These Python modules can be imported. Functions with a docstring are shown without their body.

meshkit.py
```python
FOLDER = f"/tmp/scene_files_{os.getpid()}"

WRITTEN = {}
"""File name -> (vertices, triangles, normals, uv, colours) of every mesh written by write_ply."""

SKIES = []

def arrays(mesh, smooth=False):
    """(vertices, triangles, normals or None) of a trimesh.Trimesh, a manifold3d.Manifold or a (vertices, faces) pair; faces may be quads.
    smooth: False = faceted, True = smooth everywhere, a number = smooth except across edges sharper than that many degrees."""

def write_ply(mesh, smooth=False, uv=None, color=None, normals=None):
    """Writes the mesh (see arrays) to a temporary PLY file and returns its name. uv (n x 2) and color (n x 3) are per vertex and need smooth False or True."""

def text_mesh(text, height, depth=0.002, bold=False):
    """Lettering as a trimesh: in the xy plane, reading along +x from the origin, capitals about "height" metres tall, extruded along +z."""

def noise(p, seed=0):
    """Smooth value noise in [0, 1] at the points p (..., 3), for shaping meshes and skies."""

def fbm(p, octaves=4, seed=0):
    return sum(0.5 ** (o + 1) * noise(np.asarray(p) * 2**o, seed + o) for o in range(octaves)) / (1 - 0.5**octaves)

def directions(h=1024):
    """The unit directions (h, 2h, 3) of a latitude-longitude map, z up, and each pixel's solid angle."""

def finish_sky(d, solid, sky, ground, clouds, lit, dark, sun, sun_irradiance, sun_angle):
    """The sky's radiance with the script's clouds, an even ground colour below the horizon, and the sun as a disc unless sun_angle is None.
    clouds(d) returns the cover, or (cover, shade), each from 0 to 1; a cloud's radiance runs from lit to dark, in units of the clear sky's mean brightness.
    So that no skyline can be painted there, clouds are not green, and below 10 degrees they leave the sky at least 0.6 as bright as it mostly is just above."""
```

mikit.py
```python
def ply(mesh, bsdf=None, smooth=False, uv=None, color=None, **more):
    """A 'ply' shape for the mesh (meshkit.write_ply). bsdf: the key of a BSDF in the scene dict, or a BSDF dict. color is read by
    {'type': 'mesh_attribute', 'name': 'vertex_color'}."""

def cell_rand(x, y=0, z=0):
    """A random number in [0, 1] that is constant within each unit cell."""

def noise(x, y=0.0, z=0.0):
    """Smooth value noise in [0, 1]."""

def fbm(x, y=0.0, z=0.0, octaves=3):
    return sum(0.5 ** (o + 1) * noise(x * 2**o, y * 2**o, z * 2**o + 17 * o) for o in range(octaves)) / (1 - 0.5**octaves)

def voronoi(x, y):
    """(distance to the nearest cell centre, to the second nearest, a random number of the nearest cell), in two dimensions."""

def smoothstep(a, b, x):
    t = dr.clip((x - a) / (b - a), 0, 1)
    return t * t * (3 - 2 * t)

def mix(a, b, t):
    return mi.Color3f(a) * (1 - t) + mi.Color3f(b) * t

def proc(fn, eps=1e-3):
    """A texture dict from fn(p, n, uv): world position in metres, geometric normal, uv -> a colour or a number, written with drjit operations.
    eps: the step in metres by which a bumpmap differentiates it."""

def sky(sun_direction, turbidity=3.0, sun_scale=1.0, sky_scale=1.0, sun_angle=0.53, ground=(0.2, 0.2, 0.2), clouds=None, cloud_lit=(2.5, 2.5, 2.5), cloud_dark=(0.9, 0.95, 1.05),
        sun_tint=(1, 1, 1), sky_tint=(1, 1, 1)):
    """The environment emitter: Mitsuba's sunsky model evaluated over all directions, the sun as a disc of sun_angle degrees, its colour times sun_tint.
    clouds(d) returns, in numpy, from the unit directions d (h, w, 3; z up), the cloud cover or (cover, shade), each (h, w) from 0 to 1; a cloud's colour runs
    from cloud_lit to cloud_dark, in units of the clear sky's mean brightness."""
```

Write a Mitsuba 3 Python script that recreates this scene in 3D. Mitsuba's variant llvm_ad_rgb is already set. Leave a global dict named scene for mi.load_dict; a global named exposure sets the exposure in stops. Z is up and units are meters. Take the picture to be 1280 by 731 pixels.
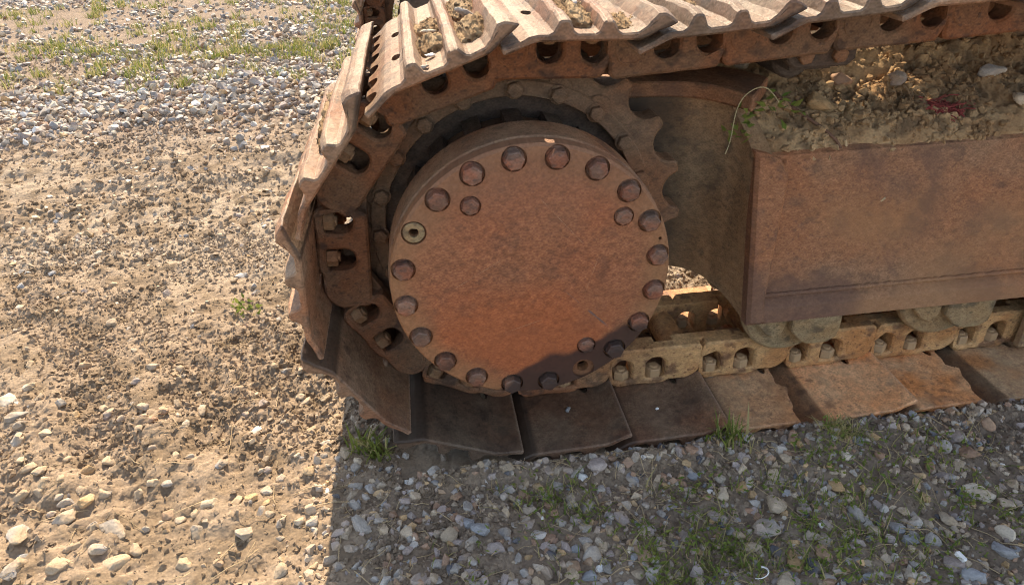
import math, numpy as np, trimesh, mitsuba as mi, drjit as dr, mikit, meshkit
import mapbox_earcut
from mikit import fbm, noise, voronoi, smoothstep, mix, proc
from meshkit import fbm as nfbm, noise as nnoise
from shapely.geometry import Polygon, Point, box as sbox
from shapely.ops import unary_union
from shapely import affinity

# ---------------------------------------------------------------- camera, sky, exposure
ZC = 0.395                                   # height of the sprocket axle above the ground
CAM = np.array([-0.1598, -1.0214, 0.5903 + ZC])
FWD, UP = np.array([0.10394, 0.85377, -0.51018]), np.array([0.09209, 0.50249, 0.85967])
scene, labels = {}, {}
scene['camera'] = {'type': 'perspective', 'fov': 70.95, 'fov_axis': 'x', 'near_clip': 0.05, 'far_clip': 2000.0,
                   'to_world': mi.ScalarTransform4f().look_at(origin=CAM.tolist(), target=(CAM + FWD).tolist(), up=UP.tolist())}
SUN = (-0.065, 1.0, 0.98)
def added_cloud(d):                           # broken white cloud added to the unseen sky as neutral fill
    c = nfbm(np.stack([d[..., 0] / (d[..., 2] + .35), d[..., 1] / (d[..., 2] + .35), 0 * d[..., 0]], -1) * 1.7, 5, 4)
    return np.clip((c - .36) / .24, 0, 1) * .85
scene['sky'] = mikit.sky(SUN, turbidity=3.0, sun_scale=0.84, ground=(0.3, 0.24, 0.17), clouds=added_cloud, cloud_lit=(2.5, 2.45, 2.4), sky_tint=(1.06, 1.0, 0.90), sun_tint=(1.0, 0.985, 0.965))
exposure = 3.1
rng = np.random.default_rng(11)
T4 = mi.ScalarTransform4f

# ---------------------------------------------------------------- materials
def C(*v): return mi.Color3f(*v)

def bsdf(name, colour, rough=0.8, spec=0.3, bump=None, height=0.001, eps=0.0012, metallic=0.0):
    b = {'type': 'principled', 'base_color': proc(colour), 'roughness': rough if not callable(rough) else proc(rough), 'specular': spec, 'metallic': metallic}
    if bump is not None:
        b = {'type': 'bumpmap', 'arbitrary': proc(bump, eps=eps), 'scale': height, 'bsdf': b}
    scene[name] = {'type': 'twosided', 'bsdf': b}

def lift(a, lo, hi): return smoothstep(lo, hi, a)

def rust_mix(p, n, base, red, dark, dusty, scale=7.0, spots=0.5, dust=0.5):
    a = fbm(p.x * scale, p.y * scale, p.z * scale, 3)
    c = mix(base, red, lift(a, .35, .68))
    b = fbm(p.x * 34 + 9, p.y * 34, p.z * 34, 3)
    c = mix(c, dark, lift(b, .56, .74) * spots)
    s = noise(p.x * 170, p.y * 170, p.z * 170)
    c = mix(c, dark, lift(s, .68, .9) * spots * 0.8)
    d = fbm(p.x * 15 + 3, p.y * 15, p.z * 15 + 5, 3)
    up = smoothstep(-.3, .9, n.z) * .75 + .25
    return mix(c, dusty, lift(d, .3, .75) * up * dust) * (0.74 + 0.52 * noise(p.x * 380, p.y * 380, p.z * 380)) * (.82 + .36 * noise(p.x * 110, p.y * 110 + 3, p.z * 110))

def cast_bump(p, n, uv): return fbm(p.x * 160, p.y * 160, p.z * 160, 3) + 1.6 * fbm(p.x * 38, p.y * 38, p.z * 38, 2)
def pit_bump(p, n, uv): return fbm(p.x * 240, p.y * 240, p.z * 240, 2) + .6 * fbm(p.x * 60, p.y * 60, p.z * 60, 2)

OIL = (.035, .021, .019)
def oil_drum(p):                              # old gear oil that ran down over the lower edge of the hub and onto the shoes below
    w = .035 * (fbm(p.x * 13, p.y * 5, p.z * 13, 3) - .5) * 2
    edge = (-.135 + ZC) - .32 * dr.abs(p.x - .03) + .1 * smoothstep(.05, .2, p.x) - .075 * smoothstep(.02, -.14, p.x)
    return smoothstep(edge - .006 + w * .5, edge - .02 + w * .5, p.z)

def c_cover(p, n, uv):
    r = dr.sqrt(dr.square(p.x) + dr.square(p.z - ZC))
    c = rust_mix(p, n, C(.245, .102, .052), C(.295, .093, .038), C(.095, .05, .035), C(.24, .135, .07), 4.5, .3, .3)
    c = mix(c, C(.24, .132, .066), smoothstep(.165, .225, r + .03 * (fbm(p.x * 20, p.y * 9, p.z * 20, 2) - .5)) * .75)
    c = mix(c, C(.20, .105, .066), smoothstep(.04, .2, p.z - ZC) * .55)
    c = mix(c, C(.29, .095, .038), smoothstep(.02, -.14, p.z - ZC) * smoothstep(.2, .15, r) * .6)
    g = fbm(p.x * 260, p.z * 260, 2.0, 2)
    c = c * (.8 + .4 * g)
    for sx, sz, ca, sa, ln in ((-.09, .02, .87, .5, .05), (.05, .10, .64, -.77, .06), (-.02, -.09, .96, .28, .04), (.10, .0, .3, .95, .035)):      # shallow scratches
        du, dv = (p.x - sx) * ca + (p.z - ZC - sz) * sa, dr.abs((p.z - ZC - sz) * ca - (p.x - sx) * sa)
        c = mix(c, C(.34, .21, .14), smoothstep(.0009, .0003, dv + .0006 * noise(p.x * 90, p.z * 90)) * smoothstep(ln, ln * .8, dr.abs(du)) * .55)
    t = (p.x + .033) * .72 - (p.z - ZC - .063) * -.70                  # a scribed scratch
    s = dr.abs(t) + .0025 * (noise(p.x * 60, p.z * 60) - .5)
    c = mix(c, C(.12, .09, .08), smoothstep(.0014, .0005, s) * smoothstep(-.04, -.03, p.x) * smoothstep(.135, .12, p.x) * lift(noise(p.x * 45, p.z * 45), .3, .6) * .8)
    return mix(c, C(*OIL), oil_drum(p) * smoothstep(-.002, .012, .013 - p.y) * .9)

def c_barrel(p, n, uv):
    return rust_mix(p, n, C(.18, .105, .062), C(.20, .09, .045), C(.065, .043, .033), C(.25, .165, .10), 8, .5, .55)
def c_dark(p, n, uv):
    return rust_mix(p, n, C(.075, .055, .042), C(.10, .06, .04), C(.03, .024, .02), C(.12, .09, .06), 8, .5, .35)
def c_sprocket(p, n, uv):
    return rust_mix(p, n, C(.17, .102, .06), C(.20, .095, .047), C(.07, .045, .032), C(.24, .158, .095), 9, .5, .5)
def c_link(p, n, uv):
    low = smoothstep(.05, .4, p.x) * smoothstep(.3, .1, p.z)           # caked with yellow dust along the bottom run
    a = rust_mix(p, n, C(.16, .092, .054), C(.20, .08, .036), C(.055, .034, .026), C(.235, .15, .09), 10, .75, .55)
    b = rust_mix(p, n, C(.43, .255, .115), C(.36, .165, .06), C(.12, .06, .034), C(.50, .33, .165), 12, .9, .6)
    return mix(a, b, low)
def c_nut(p, n, uv):
    low = smoothstep(.0, .3, p.x) * smoothstep(.3, .1, p.z)
    a = rust_mix(p, n, C(.24, .145, .08), C(.24, .115, .055), C(.09, .06, .045), C(.31, .21, .125), 20, .4, .5)
    return mix(a, C(.40, .28, .16), low * .7)
def c_head(p, n, uv):
    a = rust_mix(p, n, C(.15, .085, .06), C(.20, .078, .045), C(.06, .042, .036), C(.24, .16, .105), 40, .8, .4)
    a = a * (.55 + .9 * noise(p.x * 13, p.y, p.z * 13))
    return mix(a, C(.035, .024, .022), oil_drum(p) * .85)
def c_shoe(p, n, uv):
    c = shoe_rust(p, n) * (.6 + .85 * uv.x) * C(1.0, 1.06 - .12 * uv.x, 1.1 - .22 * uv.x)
    c = mix(c, C(.026, .02, .016), smoothstep(.36, .08, uv.y) * .68)              # lip shadow painted dark where the shoes overlap
    return mix(c, C(.33, .25, .19), smoothstep(.7, .95, uv.y) * .28)               # worn bright leading lip
def shoe_rust(p, n):
    a = rust_mix(p, n, C(.175, .108, .068), C(.195, .093, .05), C(.065, .041, .03), C(.28, .21, .142), 9, .75, .5)
    w = fbm(p.x * 9, p.y * 11, p.z * 9, 3) - .5
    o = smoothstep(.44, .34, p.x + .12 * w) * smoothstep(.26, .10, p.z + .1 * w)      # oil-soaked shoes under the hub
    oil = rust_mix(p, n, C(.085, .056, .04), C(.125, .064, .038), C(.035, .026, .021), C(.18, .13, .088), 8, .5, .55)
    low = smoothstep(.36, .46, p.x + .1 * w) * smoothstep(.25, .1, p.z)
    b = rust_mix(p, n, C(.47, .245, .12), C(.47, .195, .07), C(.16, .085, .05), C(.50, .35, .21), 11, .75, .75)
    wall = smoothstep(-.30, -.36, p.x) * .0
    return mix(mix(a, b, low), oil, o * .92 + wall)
def c_beam(p, n, uv):
    c = rust_mix(p, n, C(.24, .132, .075), C(.27, .118, .056), C(.085, .052, .038), C(.25, .155, .09), 6, .45, .4) * (.78 + .44 * fbm(p.x * 230, p.y * 230, p.z * 230, 2))
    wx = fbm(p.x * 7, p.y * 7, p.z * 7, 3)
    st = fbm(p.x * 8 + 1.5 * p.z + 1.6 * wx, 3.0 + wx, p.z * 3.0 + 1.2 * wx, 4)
    c = mix(c, C(.10, .055, .042), lift(st, .47, .64) * smoothstep(.05, .12, p.z + .25 * fbm(p.x * 5, p.y, 1.0, 2)) * .65)  # stains that also put soft shadow patches into the face colour
    return mix(c, C(.30, .155, .07), smoothstep(.05, -.05, p.z - ZC) * lift(fbm(p.x * 4 + 7, p.y * 4, p.z * 4, 2), .42, .62) * .5)
def c_plate(p, n, uv):
    c = rust_mix(p, n, C(.26, .175, .10), C(.275, .16, .082), C(.10, .07, .048), C(.29, .215, .13), 7, .5, .5)
    v = fbm(p.x * 24, p.y * 24, p.z * 2.5, 2)
    c = mix(c, c * .72, lift(v, .45, .7))
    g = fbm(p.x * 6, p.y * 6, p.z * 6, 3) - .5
    return mix(c, C(.035, .029, .024), smoothstep(.415, .27, p.x + .10 * g) * smoothstep(.2, .27, p.y) * .85)      # recess shade behind the sprocket painted into the plate
def c_roller(p, n, uv):
    return rust_mix(p, n, C(.23, .175, .10), C(.26, .165, .08), C(.11, .08, .048), C(.30, .225, .135), 14, .9, .6)

bsdf('mat_cover', c_cover, .62, .28, pit_bump, .0007)
bsdf('mat_barrel', c_barrel, .66, .4, cast_bump, .0012)
bsdf('mat_dark', c_dark, .75, .3, cast_bump, .0015)
bsdf('mat_sprocket', c_sprocket, .7, .35, cast_bump, .0011)
bsdf('mat_link', c_link, .78, .3, cast_bump, .0019)
bsdf('mat_nut', c_nut, .7, .3, pit_bump, .0008)
bsdf('mat_head', c_head, .6, .4, pit_bump, .0012)
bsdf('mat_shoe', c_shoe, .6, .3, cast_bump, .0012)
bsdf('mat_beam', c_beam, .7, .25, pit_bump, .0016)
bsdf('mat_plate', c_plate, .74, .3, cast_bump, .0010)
bsdf('mat_roller', c_roller, .8, .25, cast_bump, .0014)

def soil_tone(p):
    a = fbm(p.x * 1.7, p.y * 1.7, 0.3, 3)
    b = fbm(p.x * 16, p.y * 16, p.z * 16, 3)
    c = mix(C(.26, .198, .14), C(.325, .262, .195), lift(a, .35, .65))
    c = mix(c, C(.185, .138, .092), lift(b, .44, .66) * .8)
    wob = .35 * (fbm(p.x * 3, p.y * 3, 1.7, 3) - .5)
    far = smoothstep(1.6, 2.6, p.y + 2 * wob)
    c = mix(c, C(.25, .195, .15), far * .8)                               # stonier, greyer yard behind
    near_machine = smoothstep(-.42, -.28, p.x + wob * .4) * smoothstep(.62, .4, p.y)  # darker soil tone along the machine
    c = mix(c, C(.18, .14, .105), near_machine * (.62 + .38 * smoothstep(.3, .8, p.x + wob)))
    return c * (0.78 + 0.44 * noise(p.x * 330, p.y * 330, p.z * 330))
def c_soil(p, n, uv): return soil_tone(p)
def soil_bump(p, n, uv): return fbm(p.x * 190, p.y * 190, p.z * 190, 3) + 1.3 * fbm(p.x * 70, p.y * 70, p.z * 70, 2)
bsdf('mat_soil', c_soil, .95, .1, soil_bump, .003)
def c_crumb(p, n, uv): return soil_tone(p) * (.78 + .45 * uv.x)
bsdf('mat_crumb', c_crumb, .95, .1)
def c_mud(p, n, uv):
    a = fbm(p.x * 14, p.y * 14, p.z * 14, 3)
    c = mix(C(.26, .165, .088), C(.36, .25, .14), lift(a, .35, .65))
    c = mix(c, C(.13, .09, .055), lift(fbm(p.x * 30, p.y * 30 + 4, p.z * 30, 2), .52, .72) * .8)
    return c * (0.75 + 0.5 * noise(p.x * 300, p.y * 300, p.z * 300))
bsdf('mat_mud', c_mud, .95, .1, soil_bump, .003)
def c_fibre(p, n, uv):
    a = fbm(p.x * 60, p.y * 14, p.z * 60, 3)
    c = mix(C(.19, .122, .066), C(.34, .24, .14), lift(a, .35, .65))
    return mix(c, C(.09, .06, .035), lift(noise(p.x * 190, p.y * 40, p.z * 190), .6, .85)) * (0.8 + 0.4 * noise(p.x * 300, p.y * 300, p.z * 300))
def fibre_bump(p, n, uv): return fbm(p.x * 210, p.y * 40, p.z * 210, 3) + fbm(p.x * 45, p.y * 45, p.z * 45, 2)
bsdf('mat_fibre', c_fibre, .95, .1, fibre_bump, .008)

TONES = ['p', 'g', 'b', 't', 'o', 'r', 'd', 'w', 'W']
PAL = [(.31, .26, .235), (.325, .30, .27), (.255, .26, .27), (.37, .30, .22), (.42, .285, .15), (.29, .185, .125), (.105, .105, .115), (.50, .44, .35), (.66, .66, .64)]
def c_stone(p, n, uv):
    i = dr.floor(uv.x * 9)
    c = C(*PAL[0])
    for k in range(1, 9):
        c = dr.select(dr.abs(i - k) < .5, C(*PAL[k]), c)
    a = fbm(p.x * 55, p.y * 55, p.z * 55, 3)
    c = c * (.72 + .56 * a) * (.8 + .4 * uv.y)
    dusty = .45 + .4 * smoothstep(-.3, -.45, p.x) * smoothstep(2.4, 1.4, p.y)        # dry sand clings to the stones of the open yard
    return mix(c, C(.40, .30, .19), lift(fbm(p.x * 28 + 5, p.y * 28, p.z * 28, 2), .62 - .4 * dusty, .82 - .2 * dusty) * dusty) * (.85 + .3 * noise(p.x * 480, p.y * 480, p.z * 480))
def stone_bump(p, n, uv): return fbm(p.x * 200, p.y * 200, p.z * 200, 2)
bsdf('mat_stone', c_stone, .8, .25, stone_bump, .002)
bsdf('mat_gravel', c_stone, .6, .45)

def c_leaf(p, n, uv):
    c = mix(C(.13, .19, .045), C(.25, .27, .07), uv.x)
    return mix(c, C(.44, .38, .18), lift(uv.y, .62, .72))
scene['mat_grass'] = {'type': 'principledthin', 'base_color': proc(c_leaf), 'roughness': .6, 'diff_trans': .8, 'spec_trans': 0.0}
def flat(name, rgb, rough=.7, var=.3):
    def fn(p, n, uv): return C(*rgb) * (1 - var / 2 + var * fbm(p.x * 130, p.y * 130, p.z * 130, 2))
    bsdf(name, fn, rough, .3)
flat('mat_straw', (.42, .32, .19)); flat('mat_white', (.72, .72, .70), .5, .12); flat('mat_red', (.24, .055, .05), .9, .9); flat('mat_root', (.15, .085, .055)); flat('mat_stem', (.40, .35, .2))

# ---------------------------------------------------------------- mesh helpers
def tri2d(rings):
    v = np.vstack(rings).astype(float)
    f = mapbox_earcut.triangulate_float64(v, np.cumsum([len(r) for r in rings]).astype(np.uint32)).reshape(-1, 3).astype(int)
    a, b, c = v[f[:, 0]], v[f[:, 1]], v[f[:, 2]]
    if ((b[:, 0] - a[:, 0]) * (c[:, 1] - a[:, 1]) - (b[:, 1] - a[:, 1]) * (c[:, 0] - a[:, 0])).sum() < 0: f = f[:, ::-1]
    return f

def rings_of(poly):
    out = []
    for k, r in enumerate([poly.exterior, *poly.interiors]):
        q = np.array(r.coords)[:-1]
        area = (q[:, 0] * np.roll(q[:, 1], -1) - np.roll(q[:, 0], -1) * q[:, 1]).sum()
        if (area > 0) != (k == 0): q = q[::-1]
        out.append(q)
    return out

def inset(q, c):
    d = np.roll(q, -1, 0) - q
    d /= np.linalg.norm(d, axis=1, keepdims=True) + 1e-12
    n = np.stack([-d[:, 1], d[:, 0]], 1)                        # inward for a counter-clockwise ring
    m = n + np.roll(n, 1, 0)
    k = np.maximum(1 + (n * np.roll(n, 1, 0)).sum(1, keepdims=True), .5)
    return q + c * m / k

def prism(poly, y0, y1, c=0.0, back=0.0, segs=1):
    """The polygon in (x, z), extruded from y0 to y1, its front (y0) and back edges chamfered."""
    rs = rings_of(poly)
    lay = [(y0, c)] + ([(y0 + c, 0.0)] if c else []) + [(y0 + c + (y1 - back - y0 - c) * i / segs, 0.0) for i in range(1, segs)] + ([(y1 - back, 0.0)] if back else []) + [(y1, back)]
    n = sum(map(len, rs))
    V = []
    for y, k in lay:
        q = np.vstack([inset(r, k) if k else r for r in rs])
        V.append(np.stack([q[:, 0], np.full(n, y), q[:, 1]], 1))
    cap = tri2d(rs)
    F = [cap, cap[:, ::-1] + n * (len(lay) - 1)]
    o = 0
    for r in rs:
        i = np.arange(len(r)) + o; j = np.roll(np.arange(len(r)), -1) + o
        for L in range(len(lay) - 1):
            a, b = L * n, (L + 1) * n
            F += [np.stack([i + a, i + b, j + b], 1), np.stack([i + a, j + b, j + a], 1)]
        o += len(r)
    return trimesh.Trimesh(np.vstack(V), np.vstack(F), process=False)

def rough_poly(poly, amp, step, seed):
    out = []
    for k, r in enumerate(rings_of(poly)):
        L = Polygon(r).exterior
        m = max(8, int(L.length / step))
        q = np.array([L.interpolate(t, normalized=True).coords[0] for t in np.arange(m) / m])
        d = np.roll(q, -1, 0) - np.roll(q, 1, 0); d /= np.linalg.norm(d, axis=1, keepdims=True) + 1e-12
        h = nfbm(np.stack([q[:, 0] * 60, q[:, 1] * 60, np.full(m, seed * 7.3)], 1), 3, seed) - .5
        out.append(q + np.stack([d[:, 1], -d[:, 0]], 1) * (h * 2 * amp)[:, None])
    return Polygon(out[0], out[1:]).buffer(0)

def roundp(poly, r): return poly.buffer(-r).buffer(2 * r).buffer(-r)

def moved(mesh, m):
    m = np.asarray(m, float); q = mesh.copy(); q.vertices = mesh.vertices @ m[:3, :3].T + m[:3, 3]
    if np.linalg.det(m[:3, :3]) < 0: q.faces = q.faces[:, ::-1]
    return q

def lathe(prof, n=48):
    """Profile [(y, r), ...] turned round the y axis; closed where r = 0."""
    prof = np.array(prof, float); a = np.arange(n) / n * 2 * np.pi
    V = np.stack([np.outer(prof[:, 1], np.sin(a)), np.repeat(prof[:, :1], n, 1), np.outer(prof[:, 1], np.cos(a))], -1).reshape(-1, 3)
    i = np.arange(n); j = (i + 1) % n; F = []
    for k in range(len(prof) - 1):
        A, B = k * n, (k + 1) * n
        F += [np.stack([i + A, j + B, i + B], 1), np.stack([i + A, j + A, j + B], 1)]
    m = trimesh.Trimesh(V, np.vstack(F), process=False)
    return m

def xform(ex, ey, ez, o): return np.array([[ex[0], ey[0], ez[0], o[0]], [ex[1], ey[1], ez[1], o[1]], [ex[2], ey[2], ez[2], o[2]], [0, 0, 0, 1.0]])
def shift(x, y, z): return xform((1, 0, 0), (0, 1, 0), (0, 0, 1), (x, y, z))
def bx(x0, x1, y0, y1, z0, z1, c=.002): return prism(sbox(x0, z0, x1, z1), y0, y1, c, c)
def cat(ms): return trimesh.util.concatenate(ms)

COUNT = {}
def free(key):
    n = COUNT.get(key, 0); COUNT[key] = n + 1
    return key if n == 0 else f'{key}_{n:03d}'
def put(key, mesh, mat, smooth=30, label=None, **kw):
    key = free(key); scene[key] = mikit.ply(mesh, mat, smooth=smooth, **kw)
    if label: labels[key] = {'label': label}
    return key
def again(key, d, m=None):
    key = free(key); scene[key] = {**d, 'to_world': T4(np.asarray(m, float))} if m is not None else dict(d)
    return key
def tag(key, label, cat_=None, group=None, kind=None):
    labels[key] = {k: v for k, v in (('label', label), ('category', cat_), ('group', group), ('kind', kind)) if v}

def tube(pts, radii, n=6):
    pts = np.array(pts, float); radii = np.broadcast_to(radii, len(pts)); V = []
    for k in range(len(pts)):
        t = pts[min(k + 1, len(pts) - 1)] - pts[max(k - 1, 0)]; t /= np.linalg.norm(t) + 1e-12
        a = np.cross(t, [0.3, .2, .93]); a /= np.linalg.norm(a); b = np.cross(t, a)
        w = np.arange(n) / n * 2 * np.pi
        V.append(pts[k] + radii[k] * (np.outer(np.cos(w), a) + np.outer(np.sin(w), b)))
    V = np.vstack(V); F = []; i = np.arange(n); j = (i + 1) % n
    for k in range(len(pts) - 1):
        F += [np.stack([i + k * n, j + k * n, j + k * n + n], 1), np.stack([i + k * n, j + k * n + n, i + k * n + n], 1)]
    F += [np.stack([np.zeros(n - 2, int), np.arange(2, n), np.arange(1, n - 1)], 1), np.stack([np.zeros(n - 2, int), np.arange(1, n - 1), np.arange(2, n)], 1) + (len(pts) - 1) * n]
    return trimesh.Trimesh(V, np.vstack(F), process=False)

def spline(pts, m=24):
    from scipy.interpolate import CubicSpline
    pts = np.array(pts, float); return CubicSpline(np.arange(len(pts)), pts)(np.linspace(0, len(pts) - 1, m))

# ---------------------------------------------------------------- the excavator: final drive hub
YC = 0.265                                   # centre of the track chain
X = 'excavator'
tag(X, 'rusty crawler excavator undercarriage with toothed sprocket, bolted hub and grouser track', 'excavator')
def AX(mesh): return moved(mesh, shift(0, 0, ZC))
def circ(x, z, r, n=10): return Point(x, z).buffer(r, quad_segs=n)
def sub(a, cuts): return trimesh.boolean.difference([a, *cuts], engine='manifold')

A0 = math.radians(-7.1)
RB = .213
pos = [(RB * math.sin(A0 + k * math.pi / 10), RB * math.cos(A0 + k * math.pi / 10)) for k in range(20)]
inner = [(-.096, .141), (.149, .102), (.094, -.142)]
cuts = [prism(circ(x, z, .0200), -.01, .0085) for x, z in pos] + [prism(circ(x, z, .0168), -.01, .006) for x, z in inner]
cuts += [prism(circ(*pos[17], .0075), -.02, .03), prism(circ(*pos[9], .011), -.02, .03), prism(circ(.213, .057, .003), -.02, .02)]
cov = prism(rough_poly(circ(0, 0, .2335, 48), .0006, .008, 3), 0, .030, .0045)
cover = sub(cov, cuts)
H = put(X + '__final_drive', AX(cover), 'mat_cover', 25)
labels[H] = {'label': 'round rust-orange hub cover with an oil stain along its lower edge'}
barrel = lathe([(.012, .225), (.03, .2335), (.032, .2365), (.105, .2365), (.114, .234), (.121, .226), (.124, .205), (.262, .198)], 96)
put(H + '__barrel', AX(barrel), 'mat_barrel', 40)
ribs = [moved(bx(-.016, .016, .128, .252, .19, .215, .004), xform((math.cos(a), 0, -math.sin(a)), (0, 1, 0), (math.sin(a), 0, math.cos(a)), (0, 0, 0))) for a in np.radians(np.arange(-80, 81, 20))]
for r_ in ribs: put(H + '__rib', AX(r_), 'mat_dark', 30)

def hexhead(r, y0, y1, seed, wash=1.22):
    """A hexagon bolt head along y with a chamfered crown and a washer face."""
    a = np.arange(6) / 6 * 2 * math.pi + seed
    p = Polygon(np.stack([r * np.cos(a), r * np.sin(a)], 1))
    crown = prism(p, y0, y1 - .003, .0020)
    dome = lathe([(y0 - .0006, .0001), (y0 - .0006, r * .55), (y0 + .0004, r * .72)], 16)
    return cat([crown, dome, prism(circ(0, 0, r * wash, 8), y1 - .003, y1, .0008)])
heads = [mikit.ply(hexhead(.0158, -.012, .0082, s, 1.1), 'mat_head', smooth=25) for s in (0.1, .4, .75, .9)]
small = mikit.ply(hexhead(.0142, -.007, .0056, .3, 1.04), 'mat_head', smooth=25)
for k, (x, z) in enumerate(pos):
    if k in (9, 17): continue
    again(H + '__bolt', heads[(k * 7) % 4], shift(x, 0, z + ZC))
for x, z in inner: again(H + '__bolt', small, shift(x, 0, z + ZC))
ring = prism(circ(0, 0, .0172, 10).difference(circ(0, 0, .0078, 8)), .0005, .0052, .0012)
put(H + '__seat_ring', moved(ring, shift(pos[17][0], 0, pos[17][1] + ZC)), 'mat_roller', 30)

# ---------------------------------------------------------------- sprocket: 21 teeth
DT = 2 * math.pi / 21
TIP = math.radians(6.6)
body = circ(0, 0, .3345, 60)
val = [affinity.scale(circ(.336 * math.sin(TIP + (k + .5) * DT), .336 * math.cos(TIP + (k + .5) * DT), .0375, 12), 1, 1) for k in range(21)]
teeth = roundp(body.difference(unary_union(val)), .0085)
teeth = rough_poly(teeth, .0012, .006, 5).difference(circ(0, 0, .243, 40))
S = put(X + '__sprocket', AX(prism(teeth, .236, .294, .004, .004)), 'mat_sprocket', 30)
BO = [math.radians(1.6 + 17.85 * k) for k in range(20)]
scal = unary_union([circ(0, 0, .272, 48)] + [circ(.264 * math.sin(a), .264 * math.cos(a), .024, 8) for a in BO])
scal = roundp(scal, .004)
put(S + '__scalloped_boss', AX(prism(scal.difference(circ(0, 0, .2425, 40)), .2315, .24, .002)), 'mat_sprocket', 30)
put(S + '__flange_ring', AX(prism(circ(0, 0, .2705, 48).difference(circ(0, 0, .2432, 40)), .2275, .236, .0015)), 'mat_sprocket', 30)
put(S + '__back_plate', AX(prism(circ(0, 0, .2505, 48), .255, .285)), 'mat_dark', 30)
sb = mikit.ply(hexhead(.0145, .2135, .2285, .2), 'mat_sprocket', smooth=25)
for a in BO: again(S + '__bolt', sb, shift(.2555 * math.sin(a), 0, .2555 * math.cos(a) + ZC))

# ---------------------------------------------------------------- track chain
P = .197
RP = P / 2 / math.sin(math.radians(34.35) / 2)
wrap = [(RP * math.sin(math.radians(a)), RP * math.cos(math.radians(a))) for a in (-172.2, -137.9, -103.5, -69.2, -34.8, -.5)]
NB, NT = 11, 11
bottom = [(wrap[0][0] + P * k, wrap[0][1] + .0 * k) for k in range(NB, 0, -1)]
top, (x, z) = [], wrap[-1]
for k in range(NT):
    g = math.radians([-2.3, 3.0, 3.8, 2.4, 2.9, 2.0, .6, -.5, -1.5, -2, -2][k]); x, z = x + P * math.cos(g), z + P * math.sin(g); top.append((x, z))
PINS = np.array(bottom + wrap + top)
JW = NB                                        # index of the first pin on the sprocket

def frame(j, y=0.0, dz=ZC):
    a, b = PINS[j], PINS[j + 1]
    d = (b - a) / np.linalg.norm(b - a)
    return xform((d[0], 0, d[1]), (0, 1, 0), (-d[1], 0, d[0]), (a[0], y, a[1] + dz))

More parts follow.
